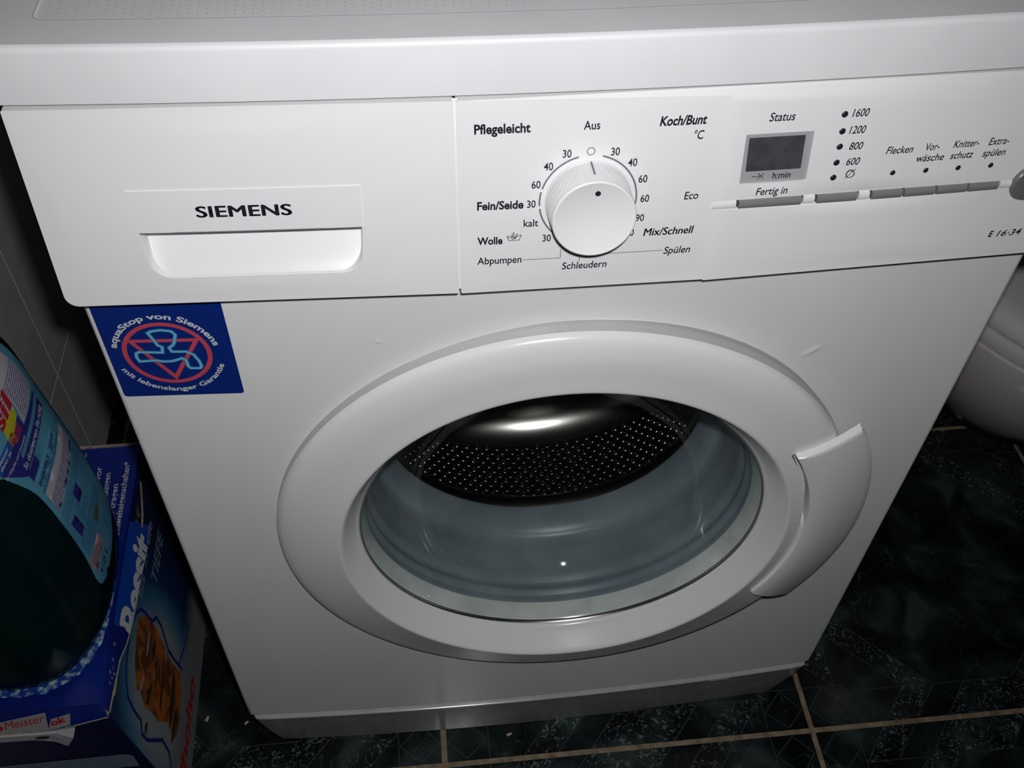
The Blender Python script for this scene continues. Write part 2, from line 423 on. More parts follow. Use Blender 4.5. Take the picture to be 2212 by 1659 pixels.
# kick panel: slopes back beneath the front
def kick(x, t):
    e = .004 + .012 * t ** 1.5; xx = .3 + (x - .3) * (1 - e * 2 / .6)
    z = ZB - .001 - t * (ZB - .003)
    return (xx, B(x) + .0015 + .0095 * t + .002 * t * t, z)
def kick_corner(sd, a, t):
    e = .004 + .012 * t ** 1.5; x0 = e if sd < 0 else .6 - e
    yy = .0015 + .0095 * t + .002 * t * t
    return (x0 + sd * (-0.0 + .006 * sin(a)) - sd * .006, yy + .006 * (1 - cos(a)), ZB - .001 - t * (ZB - .003))
rows = []
for i in range(13):
    t = i / 12
    c = [kick_corner(-1, pi / 2 - pi / 2 * k / 4, t) for k in range(5)]
    c = [(c[0][0], .10, c[0][2])] + c
    d = [kick_corner(1, pi / 2 * k / 4, t) for k in range(5)]; d = d + [(d[-1][0], .10, d[-1][2])]
    rows.append(c + [kick(.02 + .56 * k / 40, t) for k in range(41)] + d)
top_ = rows[0]
pre = [[(x, y + .0060, z + .0006) for x, y, z in top_], [(x, y - .0008 + .0006, z - .0008) for x, y, z in top_]]
rows = [[(x, y - .0046 + .0052 * (i / 12) ** .8, z - .0022 * (1 - i / 12)) for x, y, z in r] for i, r in enumerate(rows)]
rows = pre[:1] + [[(x, y - .0022, z - .0004) for x, y, z in top_], [(x, y - .0040, z - .0012) for x, y, z in top_]] + rows
V, F = loft(rows); mesh('kick_panel', V, F, M['kick'], wm)
kp = [c for c in wm.children if c.name.startswith('kick_panel')][0]
# drain flap tab and joint
def kmap(lift):
    def f(x, z):
        t = (ZB - .001 - z) / (ZB - .003); p = kick(x, max(0, t)); return (p[0], p[1] - .0046 - lift, p[2] + lift * .2)
    return f
km = kmap(.0008)
fb = Bag(); fv, ff = ribbon2([(.4915, ZB - .004), (.5085, ZB - .004)], .0055); fb.add([km(x + (.0015 if z > ZB - .004 else -.002) * (1 if x > .5 else -1), z) for x, z in fv], ff)
fb.add(*loft([[km(.488, ZB - .0012), km(.512, ZB - .0012)], [km(.4895, ZB - .0068), km(.5105, ZB - .0068)]]))
fb.obj('flap_tab', M['plastic'], wm)
fb = Bag(); rv, rf = ribbon2([(.4905, ZB - .0045), (.4935, ZB - .0075), (.5065, ZB - .0075), (.5095, ZB - .0045)], .0008, maxlen=.003); fb.add([kmap(.0012)(x, z) for x, z in rv], rf); fb.obj('flap_gap', M['gap'], wm); fb = Bag()
rv, rf = ribbon2([(.3985, ZB + .001), (.3985, ZB - .006)], .0006); fb.add([kmap(.0006)(x, z) for x, z in rv], rf)
fb.obj('panel_joint', M['gap'], wm)
# feet
for x in (.06, .54):
    for y in (.09, .5):
        b = Bag(); b.add(*loft([[(x + .02 * cos(a * pi / 8), y + .02 * sin(a * pi / 8), z) for a in range(16)] for z in (0, .011, .014, .032)], True))
        b.obj('foot', M['gap'], wm, True)

# worktop with dimpled inset
WF = lambda x: B(x) - .0012
prof = [(.0025, ZS + .0006), (0, ZS + .002), (.0014, .8466), (.0018, .8483), (.0028, .8494), (.0044, .85)]
xs = [0.0 + .6 * i / 60 for i in range(61)]
rows = [[(x, WF(x) + d, z) for x in xs] for d, z in prof]
wt = Bag()
V, F = loft(rows); wt.add(V, F)
inset = fillet([(.020, .0245), (.1, .0212), (.2, .0182), (.3, .0168), (.4, .0182), (.5, .0212), (.580, .0245), (.580, .52), (.020, .52)], [.006, 0, 0, 0, 0, 0, .006, .006, .006])
topo = [(x, WF(x) + .0044) for x in xs] + [(.6, .57), (0, .57)]
v, f = cdt(topo, [inset], (.05, .05)); wt.add([(x, y, .85) for x, y in v], f)
cx, cy = .3, .27
shr = lambda p, k: (cx + (p[0] - cx) * (1 - k / abs(.28)), cy + (p[1] - cy) * (1 - k / .25))
V, F = loft([[(x, y, .85) for x, y in inset], [(*shr(p, .0008), .8490) for p in inset]], True); wt.add(V, F)
wt.add([(*shr(p, .0008), .8490) for p in inset], [tuple(range(len(inset)))])
wt.add(*loft([[(0, WF(0), ZS + .002), (0, WF(0), .848), (0, WF(0) + .006, .85)], [(0, .57, ZS + .002), (0, .57, .848), (0, .57, .85)]]))
wt.add(*loft([[(.6, WF(0), ZS + .002), (.6, WF(0), .848), (.6, WF(0) + .006, .85)], [(.6, .57, ZS + .002), (.6, .57, .848), (.6, .57, .85)]]))
wt.add([(0, .57, ZS), (.6, .57, ZS), (.6, .57, .85), (0, .57, .85)], [(0, 1, 2, 3)])
wt.add([(x, y, ZS + .0012) for x, y in ((.0, .003), (.6, .003), (.6, .57), (0, .57))], [(0, 1, 2, 3)])
wto = wt.obj('worktop', M['top'], wm, True, autosharp=40)
b = Bag(); rv, rf = ribbon2([(x, y) for x, y in inset], .0007, True); b.add([(x, y, .85015) for x, y in rv], rf); b.obj('inset_edge', M['top2'], wto)
dm = Bag()
nx = int(.548 / .0046)
for i in range(nx):
    for j in range(108):
        x = .0262 + i * .0046; y = .0262 + j * .0045 + (.00225 if i % 2 else 0)
        if y > .515: continue
        r = .00055
        dm.add([(x - r, y, .8491), (x, y - r, .8491), (x + r, y, .8491), (x, y + r, .8491), (x, y, .8494)], [(0, 1, 4), (1, 2, 4), (2, 3, 4), (3, 0, 4)])
M['dimple'] = mat('dimple_grey', (.30, .30, .33), .5)
o = dm.obj('dimple', M['dimple'], wto); o['kind'] = 'stuff'

# fascia surface
def fy(x, z):
    t = (ZS - z) / .12
    return B(x) - .002 - .016 * t - .0012 * sin(pi * min(1, max(0, t)))
def fm(lift):
    return lambda x, z: (x, fy(x, z) - lift, z + lift * .13)
def recess(x, z):
    """scoop of the drawer grip, deeper towards its top"""
    t = (z - .7172) / .030
    return .0005 + .019 * min(1, max(0, t)) ** .8
# left: detergent drawer front
dr_out = fillet([(0.0, ZF), (.2249, ZF), (.2249, ZS - .0006), (0.0, ZS - .0006)], [.007, .0012, .0012, .001])
pk = fillet([(.0535, .7166), (.1700, .7166), (.1726, .7474), (.0504, .7474)], [.0125, .0125, 0, 0], 10)
pk_bot = pk
v, f = cdt(dr_out, [pk], (.008, .008))
db = Bag(); db.add([fm(0)(x, z) for x, z in v], f)
def skirt(bag, out, d0, d1, mapper=None):
    bag.add(*loft([[fm(0)(x, z) for x, z in out], [(x + .0, fm(0)(x, z)[1] + .0006, z) for x, z in out], [(x, .012, z) for x, z in out]], True))
skirt(db, dr_out, 0, 0)
drawer = db.obj('detergent_drawer', M['plastic'], wm, True, autosharp=50)
pb = Bag()
# pocket: lip, wall, scooped back
pc = (.1115, .7320)
def inn(p, k): return (pc[0] + (p[0] - pc[0]) * (1 - k / .06), pc[1] + (p[1] - pc[1]) * (1 - k / .017) if p[1] < .74 else p[1])
r0 = [fm(0)(*p) for p in pk]; r1 = []; r2 = []
for p in pk:
    q = inn(p, .0004); a = fm(0)(*q); r1.append((a[0], a[1] + .0005, a[2]))
    q = inn(p, .0007); a = fm(0)(*q); r2.append((a[0], a[1] + .0009 + recess(*q) * .9, a[2]))
V, F = loft([r0, r1, r2], True); pb.add(V, F)
inner = [inn(p, .0007) for p in pk]
v, f = cdt(inner, [], (.006, .002)); pb.add([(x, fm(0)(x, z)[1] + .0009 + recess(x, z) * .9, z) for x, z in v], f)
pb.obj('grip_recess', M['plastic'], drawer, True, autosharp=60)
# name plate above the grip
npb = Bag(); P4 = [(.0500, .7722), (.1735, .7722), (.1728, .7470), (.0498, .7470)]
v, f = cdt(P4, [], (.01, .01)); npb.add([fm(.0006)(x, z) for x, z in v], f)
per = [tuple(Vector(P4[i]).lerp(Vector(P4[(i + 1) % 4]), k / 10)) for i in range(4) for k in range(10)]
npb.add(*loft([[fm(.0006)(*p) for p in per], [fm(-.0005 if p[1] > .7475 else -.006)(*p) for p in per]], True))
npb.obj('name_plate', M['plastic'], drawer, True, autosharp=40)
lb = Bag(); V, F = text2('SIEMENS', .048, 0, 1.04)
a = min(q[0] for q in V); b = max(q[0] for q in V)
lb.add([fm(.00085)(.0845 + (x - a) / (b - a) * .0512, .7562 + y * .0070) for x, y in V], F); lb.obj('lettering', M['ink'], drawer)
sb = Bag(); rv, rf = ribbon2([(.0522, .7467), (.1722, .7467)], .0009, maxlen=.01); sb.add([fm(.0004)(x, z) for x, z in rv], rf); sb.obj('grip_shadow_line', M['inkgrey'], drawer)  # shadow line under the name plate, painted as a grey strip

# right: control panel
XC0 = .2261
cp_out = fillet([(XC0, ZF - .0002), (.3720, ZF - .0004), (.3722, ZF - .0010), (.6, ZF - .0010), (.6, ZS - .0006), (XC0, ZS - .0006)], [.001, 0, 0, .006, 0, .001])
disp = [(.3842, .7613), (.4232, .7613), (.4222, .7914), (.3836, .7914)]
slot = [(.3702, .7463), (.5560, .7463), (.5560, .7515), (.3702, .7515)]
v, f = cdt(cp_out, [disp, slot], (.008, .008), extra=[(.3718, ZF + .12 * i / 30) for i in range(1, 30)] + [(.3724, ZF + .12 * i / 30) for i in range(1, 30)])
def cm(x, z):
    p = fm(0)(x, z); return (p[0], p[1] - (.00012 if x > .3721 else 0), p[2])
cb = Bag(); cb.add([cm(x, z) for x, z in v], f); 
cb.add(*loft([[cm(*p) for p in cp_out], [(p[0], cm(*p)[1] + .0006, p[1]) for p in cp_out], [(p[0], .012, p[1]) for p in cp_out]], True))
cb.add(*loft([[cm(*p) for p in disp], [(p[0], cm(*p)[1] + .003, p[1]) for p in disp]], True))
cb.add(*loft([[cm(*p) for p in slot], [(p[0], cm(*p)[1] + .003, p[1]) for p in slot]], True))
panel = cb.obj('control_panel', M['plastic'], wm, True, autosharp=50)
def pm(l): return fm(l + .0004)
def strip(name, x0, x1, prof, m, parent):
    n = max(2, int((x1 - x0) / .004)); rows = [[pm(l)(x0 + (x1 - x0) * k / n, z) for k in range(n + 1)] for z, l in prof]
    V, F = loft(rows); F += [tuple(i * (n + 1) for i in range(len(prof))), tuple(i * (n + 1) + n for i in range(len(prof)))[::-1]]
    return mesh(name, V, F, m, parent)
bprof = [(.7461, -.002), (.7464, .0002), (.7475, .0009), (.7489, .0011), (.7503, .0009), (.7514, .0002), (.7517, -.002)]
fprof = [(.7461, -.002), (.7464, -.0004), (.7475, .0001), (.7489, .0003), (.7503, .0001), (.7514, -.0004), (.7517, -.002)]
strip('slot_back', .3702, .5560, [(.7461, -.0018), (.7517, -.0018)], M['gap'], panel)
sep = .0014
btn = [(.3850, .4236), (.4317, .4572), (.4649, .4848), (.4848, .5050), (.5050, .5249), (.5249, .5448)]
for x0, x1 in btn: strip('program_button', x0 + sep / 2, x1 - sep / 2, bprof, M['button'], panel)
for x0, x1 in ((.3702, .3850 - sep / 2), (.4236 + sep / 2, .4317 - sep / 2), (.4572 + sep / 2, .4649 - sep / 2), (.5448 + sep / 2, .5560)):
    strip('filler_strip', x0, x1, fprof, M['plastic'], panel)
gf = Bag(); gf.add(*loft([[(x, fy(x, z) + .0016, z) for x in (.2240, .2270)] for z in [ZF + .002 + (.1178) * k / 20 for k in range(21)]])); gf.obj('divider_strip', M['plastic'], wm)
# display
dd = Bag()
v, f = cdt(disp); dd.add([pm(-.0016)(x, z) for x, z in v], f)
b2 = dd.obj('display_bezel', M['bezel'], panel)
def deco(name, polys, mapf, m, parent, step=None):
    for p in polys:
        b = Bag(); v, f = cdt(p, [], step); b.add([mapf(x, z) for x, z in v], f); o = b.obj(name, m, parent)
    return o
deco('display_frame', [[(.3845, .7618), (.4228, .7618), (.4219, .7909), (.3839, .7909)]], pm(-.0014), mat('frame_grey', (.36, .37, .38), .3), panel)
deco('display_screen', [[(.3869, .7689), (.4190, .7689), (.4180, .7890), (.3859, .7890)]], pm(-.0011), M['screen'], panel)
tb_ = Bag(); place_text(tb_, 'h:min', .4033, .4138, .7636, .0042, pm(-.0011))
for pts in ([(.3912, .7656), (.3966, .7656)], [(.3945, .7675), (.3966, .7656), (.3945, .7637)], [(.3975, .7674), (.3975, .7637)]):
    rv, rf = ribbon2(pts, .00038); tb_.add([pm(-.0011)(x, z) for x, z in rv], rf)
tb_.obj('display_lettering', M['ink'], panel)
# printed lettering
L0 = pm(.00012)
def word(fn, *a, **k):
    b = Bag(); fn(b, *a, **k); b.obj('lettering', M['ink'], panel)
BOLD = .026
for s, x0, x1, z, c, bo, sh in (
    ('Pflegeleicht', .2353, .2651, .7992, .0054, BOLD, 0), ('Aus', .2934, .3022, .7992, .0051, 0, 0), ('Koch/Bunt', .3344, .3602, .7994, .0054, BOLD, .18),
    ('°C', .3542, .3596, .7908, .0052, 0, .15), ('Fein/Seide', .2361, .2619, .7544, .0052, BOLD, .03), ('kalt', .2622, .2705, .7424, .0048, 0, 0),
    ('Wolle', .2360, .2503, .7318, .0050, BOLD, 0), ('Abpumpen', .2358, .2614, .7184, .0050, 0, .03), ('Schleudern', .2853, .3118, .7120, .0050, 0, .1),
    ('Spülen', .3452, .3612, .7187, .0050, 0, .18), ('Mix/Schnell', .3318, .3614, .7320, .0052, BOLD, .15), ('Eco', .3531, .3612, .7545, .0050, 0, .1),
    ('Status', .3949, .4094, .7986, .0051, 0, .15), ('Fertig in', .3948, .4134, .7543, .0048, 0, .15),
    ('1600', .4418, .4514, .7984, .0047, 0, .18), ('1200', .4423, .4517, .7886, .0047, 0, .18), ('800', .4445, .4524, .7790, .0046, 0, .18), ('600', .4449, .4528, .7696, .0046, 0, .18)):
    word(place_text, s, x0, x1, z, c, L0, bo, sh)
for s, xc, z in (('30', .2851, .7838), ('40', .2752, .7768), ('60', .2687, .7663), ('30', .2663, .7545), ('30', .2756, .7320), ('30', .3115, .7838), ('40', .3215, .7769),
                 ('60', .3282, .7667), ('60', .3304, .7544), ('90', .3287, .7421), ('40', .3236, .7326)):
    word(center_text, s, xc, z, .0047, .80, L0)
for s, xc, z, w in (('Flecken', .4753, .7748, .0160), ('Vor-', .4949, .7753, .0083), ('wäsche', .4953, .7686, .0166), ('Knitter-', .5152, .7757, .0155), ('schutz', .5145, .7688, .0140), ('Extra-', .5351, .7757, .0125), ('spülen', .5343, .7687, .0142)):
    word(place_text, s, xc - w / 2, xc + w / 2, z, .0046, L0, 0, .2)
for pts, w in (([(.2620, .7201), (.2840, .7201), (.2840, .7262)], .00028), ([(.2953, .7235), (.2953, .7168)], .00028), ([(.3062, .7245), (.3062, .7213), (.3445, .7213)], .00028)):
    rv, rf = ribbon2(pts, w, maxlen=.01); b = Bag(); b.add([L0(x, z) for x, z in rv], rf); b.obj('pointer_line', M['ink'], panel)
b = Bag(); rv, rf = ribbon2(arc(.2981, .7868, .0021, 0, 354, 40), .00035, True); b.add([L0(x, z) for x, z in rv], rf); b.obj('off_symbol', M['ink'], panel)
tx = Bag()
# no-spin symbol
sp = [(.4488 + (.0004 + .0024 * k / 46) * cos(k * .28), .7641 + (.0004 + .0024 * k / 46) * sin(k * .28)) for k in range(24, 46)]
for pts in (arc(.4488, .7641, .0024, 20, 385, 30), sp, [(.4461, .7612), (.4517, .7670)]):
    rv, rf = ribbon2(pts, .0004); tx.add([L0(x, z) for x, z in rv], rf)
tx.obj('no_spin_symbol', M['ink'], panel); tx = Bag()
# hand-wash symbol
for pts in ([(.2529, .7368), (.2541, .7338), (.2598, .7338), (.2610, .7372)], [(.2529, .7368), (.2540, .7361), (.2551, .7364), (.2562, .7359)], [(.2583, .7362), (.2594, .7366), (.2610, .7372)],
            [(.2553, .7372), (.2566, .7388), (.2572, .7384), (.2561, .7368), (.2552, .7356)], [(.2552, .7356), (.2560, .7346), (.2574, .7349), (.2584, .7362), (.2590, .7382)], [(.2562, .7352), (.2574, .7364)], [(.2568, .7350), (.2579, .7362)], [(.2558, .7358), (.2570, .7372)], [(.2574, .7351), (.2583, .7378)]):
    rv, rf = ribbon2(pts, .00034); tx.add([L0(x, z) for x, z in rv], rf)
tx.obj('hand_wash_symbol', M['ink'], panel)
tg = Bag(); place_text(tg, 'E', .5505, .5535, .7126, .0043, L0, .035, .2); place_text(tg, '16·34', .5560, .5722, .7124, .0044, L0, .004, .25)
tg.obj('model_lettering', M['ink'], panel)
# dial arcs
KX, KZ = .2981, .7572
da = Bag()
for a0, a1 in ((104, 162), (166, 184), (188, 226), (76, -8)):
    da = Bag(); rv, rf = ribbon2(arc(KX, KZ, .0273, a0, a1, 40), .0009); da.add([L0(x, z) for x, z in rv], rf); da.obj('dial_arc', M['inkgrey'], panel)
# indicator lights
def disc(cx_, cz_, r, l, n=16): return [pm(l)(cx_ + r * cos(2 * pi * k / n), cz_ + r * sin(2 * pi * k / n)) for k in range(n)]
def led(x, z, r=.00185):
    rr = [disc(x, z, r, .0002), disc(x, z, r * .8, .0005), disc(x, z, r * .4, .0007)]; V, F = loft(rr, True); F.append(tuple(range(32, 48)))
    return mesh('indicator_light', V, F, M['ink'], panel)
for x, z in ((.4374, .8002), (.4382, .7904), (.4387, .7813), (.4390, .7717), (.4392, .7624)): led(x, z)
for x, z in ((.4747, .7628), (.4948, .7628), (.5146, .7628), (.5348, .7628)): led(x, z, .0016)
# start button
rr = [disc(.5640, .7487, r, l, 40) for r, l in ((.0118, -.0005), (.0112, .0004), (.0108, .0012), (.0100, .0020), (.0085, .0022), (.0040, .0018))]
V, F = loft(rr, True); F.append(tuple(range(200, 240))); mesh('start_button', V, F, M['start'], panel)

# knob
kn_n = Vector((0, -.9912, .1324)); kn_u = Vector((0, .1324, .9912)); kn_x = Vector((1, 0, 0))
K0 = Vector(pm(0)(KX, KZ))
def kp3(r, th, h): return tuple(K0 + kn_x * (r * cos(th)) + kn_u * (r * sin(th)) + kn_n * h)
NR = 360
def knob_rows(profile, rid):
    rows = []
    for (r, h, k) in profile:
        rows.append([kp3(r + (0.00014 * k * (1 if (j // 2) % 2 else -1)), 2 * pi * j / NR, h) for j in range(NR)])
    return rows
V, F = loft(knob_rows([(.0243, -.001, 0), (.0243, .0008, 0), (.0240, .0010, 1), (.0231, .0185, 1), (.0231, .0188, 0)], 1), True)
knob = mesh('program_knob', V, F, M['plastic'], wm, True, autosharp=25)
fr = [(.0231, .0188), (.0233, .0196), (.0230, .0206), (.0224, .0210), (.0217, .0208), (.0214, .0206), (.0, .0210)]
V, F = loft([[kp3(r, 2 * pi * j / 96, h) for j in range(96)] for r, h in fr[:-1]], True); F.append(tuple(range(5 * 96, 6 * 96)))
mesh('knob_cap', V, F, M['plastic'], knob, True, autosharp=50)
def kflat(x, y, h): return tuple(K0 + kn_x * x + kn_u * y + kn_n * h)
ka = radians(87)
b = Bag(); b.add([kflat(.0170 * cos(ka) + .00155 * cos(2 * pi * k / 20), .0160 * sin(ka) + .00155 * sin(2 * pi * k / 20), .0208) for k in range(20)], [tuple(range(20))]); b.obj('knob_dot', M['ink'], knob)
b = Bag(); r_ = []
for t in (0, .5, 1):
    rr_ = .02435 - .0009 * t + .0001; h = .0012 + .0125 * t; r_.append([kp3(rr_, ka + radians(3.0) + d, h) for d in (-.022, 0, .022)])
b.add(*loft(r_)); b.obj('knob_mark', M['inkgrey'], knob)

# sticker
def bm_map(l): return lambda x, z: (x, B(x) - l, z)
so = fillet([(.0042, .5995), (.0820, .5995), (.0820, .7005), (.0040, .7005)], [.0022, .0022, 0, 0])
v, f = cdt(so, [], (.02, .02)); b = Bag(); b.add([(x, B(x) - .0003, z) for x, z in v], f)
st = b.obj('sticker', M['navy'], wm)
SM = bm_map(.00045)
SCX, SCZ, SR = .0410, .6394, .0260
b = Bag(); rv, rf = ribbon2(arc(SCX, SCZ, SR, 0, 355, 70), .0030, True); b.add([SM(x, z) for x, z in rv], rf)
rv, rf = ribbon2([(.0205, .6512), (.0613, .6510), (.0415, .6175)], .0028, True); b.add([SM(x, z) for x, z in rv], rf)
b.obj('sticker_emblem', M['pink'], st)
tap = [(33.1, 658.2), (35.7, 659.7), (41.6, 660.6), (47.6, 659.3), (49.5, 656.3), (47.5, 649.7), (46.1, 647.2), (43.2, 644.8), (44.1, 641.3), (52.8, 641.0), (56.9, 638.2), (59.2, 632.0), (59.7, 627.1), (58.4, 625.4), (52.5, 625.7), (51.4, 627.5), (51.2, 633.2), (49.2, 635.1), (42.8, 632.7), (36.9, 632.5), (33.0, 633.8), (22.3, 633.1), (21.2, 637.1), (21.8, 640.5), (23.8, 641.7), (38.2, 640.7), (39.1, 645.8), (36.8, 647.2), (34.8, 653.6)]
tap = [(a / 1000, c / 1000) for a, c in tap]
for w, l, mm, nm in ((.0026, .0006, 'lightblue2', 'tap_glow'), (.0015, .00075, 'lightblue', 'tap_outline')):
    b = Bag(); rv, rf = ribbon2(tap, w, True); b.add([bm_map(l)(x, z) for x, z in rv], rf); b.obj(nm, M[mm], st)
b = Bag()
def arc_text(s, r, h, a_mid, span, top, bold):
    V, F = text2(s, bold); a = min(q[0] for q in V); c = max(q[0] for q in V); out = []
    for x, y in V:
        u = (x - a) / (c - a) - .5
        if top: an = radians(a_mid - u * span); rr = r + y * h
        else: an = radians(a_mid + u * span); rr = r - y * h
        out.append(SM(SCX + rr * cos(an), SCZ + rr * sin(an)))
    b.add(out, F)
arc_text('aquaStop von Siemens', .0305, .0046, 90, 158, True, .022)
arc_text('mit lebenslanger Garantie', .0350, .0040, -88, 138, False, .016)
b.obj('sticker_lettering', M['white_ink'], st)

# ---- door
NT = 240
def ring_dep(r, dep, th): 
    w = max(0, 1 - abs(r - .1765) / .03); dep = dep - .0045 * sin(th) * w
    d = math.degrees(th); d = d - 360 if d > 180 else d
    if 2 < d < 30.5 and .1885 < r < .1925: dep -= .012 * min(1, (d - 2) / 6)
    return dep
rp = [(.2243, .0100), (.2238, .0122), (.2226, .0141), (.2200, .0158), (.2155, .0173), (.209, .0189), (.202, .0204), (.1965, .0214),
      (.1930, .0221), (.1924, .0222), (.1886, .0230), (.1880, .0231), (.183, .0242), (.1785, .0252), (.1772, .0254), (.1760, .0251), (.1750, .0241), (.1735, .0218), (.170, .0165), (.166, .0105), (.1635, .0072), (.1622, .0062), (.1618, .0040), (.163, -.004)]
HE = .0106
HK = [(0, .0264), (.08, .0265), (.28, .0252), (.44, .0233), (.60, .0207), (.75, .0178), (.87, .0152), (.95, .0134), (1, .0116)]
def hdepth(f):
    f = max(0, min(1, f))
    for (f0, d0), (f1, d1) in zip(HK, HK[1:]):
        if f <= f1: return d0 + (d1 - d0) * (f - f0) / (f1 - f0)
hat = lambda f: radians(31.2 - 3.4 * f); hab = lambda f: radians(-28.6 - 1.0 * f)
V, F = loft([[dpt(r, 2 * pi * j / NT, ring_dep(r, d, 2 * pi * j / NT)) for j in range(NT)] for r, d in rp], True)
door = mesh('door', V, F, M['door'], wm, True, autosharp=60)
V, F = loft([[dpt(r, 2 * pi * j / NT, d) for j in range(NT)] for r, d in ((.2205, -.022), (.2235, -.001), (.2248, .0005), (.2248, .005), (.2246, .0100), (.2236, .0101))], True); mesh('door_rim', V, F, M['rim'], door, True, autosharp=50)
# door handle: plate on the right of the ring
a0, a1 = radians(-29.5), radians(31)
na = 60; hang = [(0, .0012)] + [(j / na, 0) for j in range(na + 1)] + [(1, .0010)]
HX = [(0, .0150), (0, .0236), (.008, .0256)] + [(f, d) for f, d in HK if f > .01] + [(1.0, .0070)]
rows = []; hp = HX
for f_, d in HX:
    row = []
    for k, (u, dr) in enumerate(hang):
        r = .1912 + .0522 * f_ - (.018 if f_ == 1.0 and d < 0 else 0)
        if d < 0: u_ = .06 + .88 * u
        else: u_ = u
        a = hab(f_) + (hat(f_) - hab(f_)) * u_
        if k == 0: a -= .0015
        if k == len(hang) - 1: a += .004
        row.append(dpt(r - (.0022 if f_ > .97 and u > .97 else 0), a, d - dr))
    rows.append(row)
V, F = loft(rows); n = len(hang)
V2 = [dpt(.1912 + .0522 * f_, hab(f_) - .003, -.010) for f_, w in hp]; V3 = [dpt(.1912 + .0500 * f_ - (.015 if d < 0 and f_ == 1 else 0), hat(f_) + (.007 if d > 0 else -.16), max(-.018, d - .0055)) for f_, d in hp]; V4 = [dpt(.1912 + .0500 * f_, hat(f_) - .16, -.018) for f_, d in hp]
F += [(i * n, (i + 1) * n, len(V) + i + 1, len(V) + i) for i in range(len(hp) - 1)]
F += [(i * n + n - 1, (i + 1) * n + n - 1, len(V) + len(hp) + i + 1, len(V) + len(hp) + i) for i in range(len(hp) - 1)]
m3 = len(V) + len(hp); V += V2 + V3
mesh('door_handle', V, F, M['door'], door, True, autosharp=50)
V, F = [], []
for jj in range(21):
    a = radians(-24 + 40 * jj / 20)
    V += [dpt(.205, a, .012), dpt(.232, a, .010), dpt(.232, a, -.018), dpt(.205, a, -.018)]
F = [(4 * i + k, 4 * i + (k + 1) % 4, 4 * i + 4 + (k + 1) % 4, 4 * i + 4 + k) for i in range(20) for k in range(4)] + [(0, 1, 2, 3), (80, 81, 82, 83)]
mesh('handle_mount', V, F, M['door'], door, False)
def revolve(name, prof, m, parent, n=160, cap=False, sharp=60):
    V, F = loft([[dpt(r, 2 * pi * j / n, d) for j in range(n)] for r, d in prof], True)
    if cap: F.append(tuple(range((len(prof) - 1) * n, len(prof) * n)))
    return mesh(name, V, F, m, parent, True, autosharp=sharp)
revolve('glass_flange', [(.1620, .0035), (.1604, .0010), (.1600, -.001), (.1590, -.003), (.1575, -.0105), (.1572, -.013)], M['flange'], door)
revolve('glass_edge', [(.1621, .0052), (.1614, .0058), (.1607, .0048), (.1605, .0030)], M['steel'], door)
revolve('door_glass', [(.1606, .0035), (.1598, .0016), (.1585, -.004), (.1565, -.010), (.153, -.022), (.147, -.036), (.138, -.052), (.125, -.068), (.107, -.080), (.085, -.088), (.055, -.093), (.02, -.095), (.0005, -.095)], M['glass'], door, cap=True)
revolve('door_gasket', [(.215, -.014), (.1660, -.013), (.1582, -.0125), (.1570, -.0145), (.1582, -.0185), (.1580, -.0215), (.1555, -.0240), (.1557, -.0275), (.1575, -.0300), (.1573, -.0345), (.1545, -.0375), (.1548, -.044), (.1530, -.058), (.1518, -.070), (.1530, -.080), (.1500, -.084), (.1462, -.088), (.1450, -.098), (.1430, -.106), (.1440, -.112), (.165, -.114)], M['gasket'], wm)
dprof = [(.165, -.1145), (.1500, -.1135), (.1480, -.117), (.1475, -.123), (.149, -.129), (.154, -.133), (.20, -.139), (.226, -.144), (.2345, -.153), (.236, -.166), (.236, -.262)]
dprof += [(.236 - .070 * (1 - cos(radians(a))), -.262 - .047 * sin(radians(a))) for a in range(6, 81, 6)] + [(.14, -.315), (.10, -.320), (.06, -.317), (.001, -.315)]
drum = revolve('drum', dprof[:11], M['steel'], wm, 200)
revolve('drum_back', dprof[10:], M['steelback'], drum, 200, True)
# perforations: raised rim and dark hole
pf = Bag(); nc = 128
def q(r, ang, h): return dpt(.2359 - h, th0 + r * sin(ang) / .236, -(dd_ + r * cos(ang)))
for i in range(15):
    dd_ = .168 + i * .0065
    for j in range(nc):
        th0 = 2 * pi * (j + (.5 if i % 2 else 0)) / nc
        if sin(th0) > .5: continue
        A = [q(r, 2 * pi * k / 8, h) for r, h in ((.0034, 0), (.0028, .0007), (.0022, .0010), (.0016, .0005)) for k in range(8)]
        for m in range(3): pf.add(A[m * 8:m * 8 + 16], [(k, (k + 1) % 8, 8 + (k + 1) % 8, 8 + k) for k in range(8)], 0)
        pf.add(A[24:], [tuple(range(8))], 1)
o = pf.obj('perforation', [M['steeldots'], M['hole']], drum, True, autosharp=0); o['kind'] = 'stuff'
bm2 = bmesh.new(); bm2.from_mesh(o.data); bmesh.ops.remove_doubles(bm2, verts=bm2.verts, dist=1e-6); bm2.to_mesh(o.data); bm2.free()
# drum paddles
for ang in (radians(-162), radians(-22), radians(90)):
    rows = []
    for k in range(12):
        dd_ = .165 + .10 * k / 11; hh = .035 * (sin(pi * (k + .6) / 12.2) ** .35)
        rows.append([dpt(.236 - hh * g, ang + w, -dd_) for w, g in ((-.17, 0), (-.10, .35), (-.055, .85), (-.02, 1.0), (.02, 1.0), (.055, .85), (.10, .35), (.17, 0))])
    V, F = loft(rows); mesh('drum_paddle', V, F, M['steel'], drum, True)
# inside tub shadow back
adopt(wm)

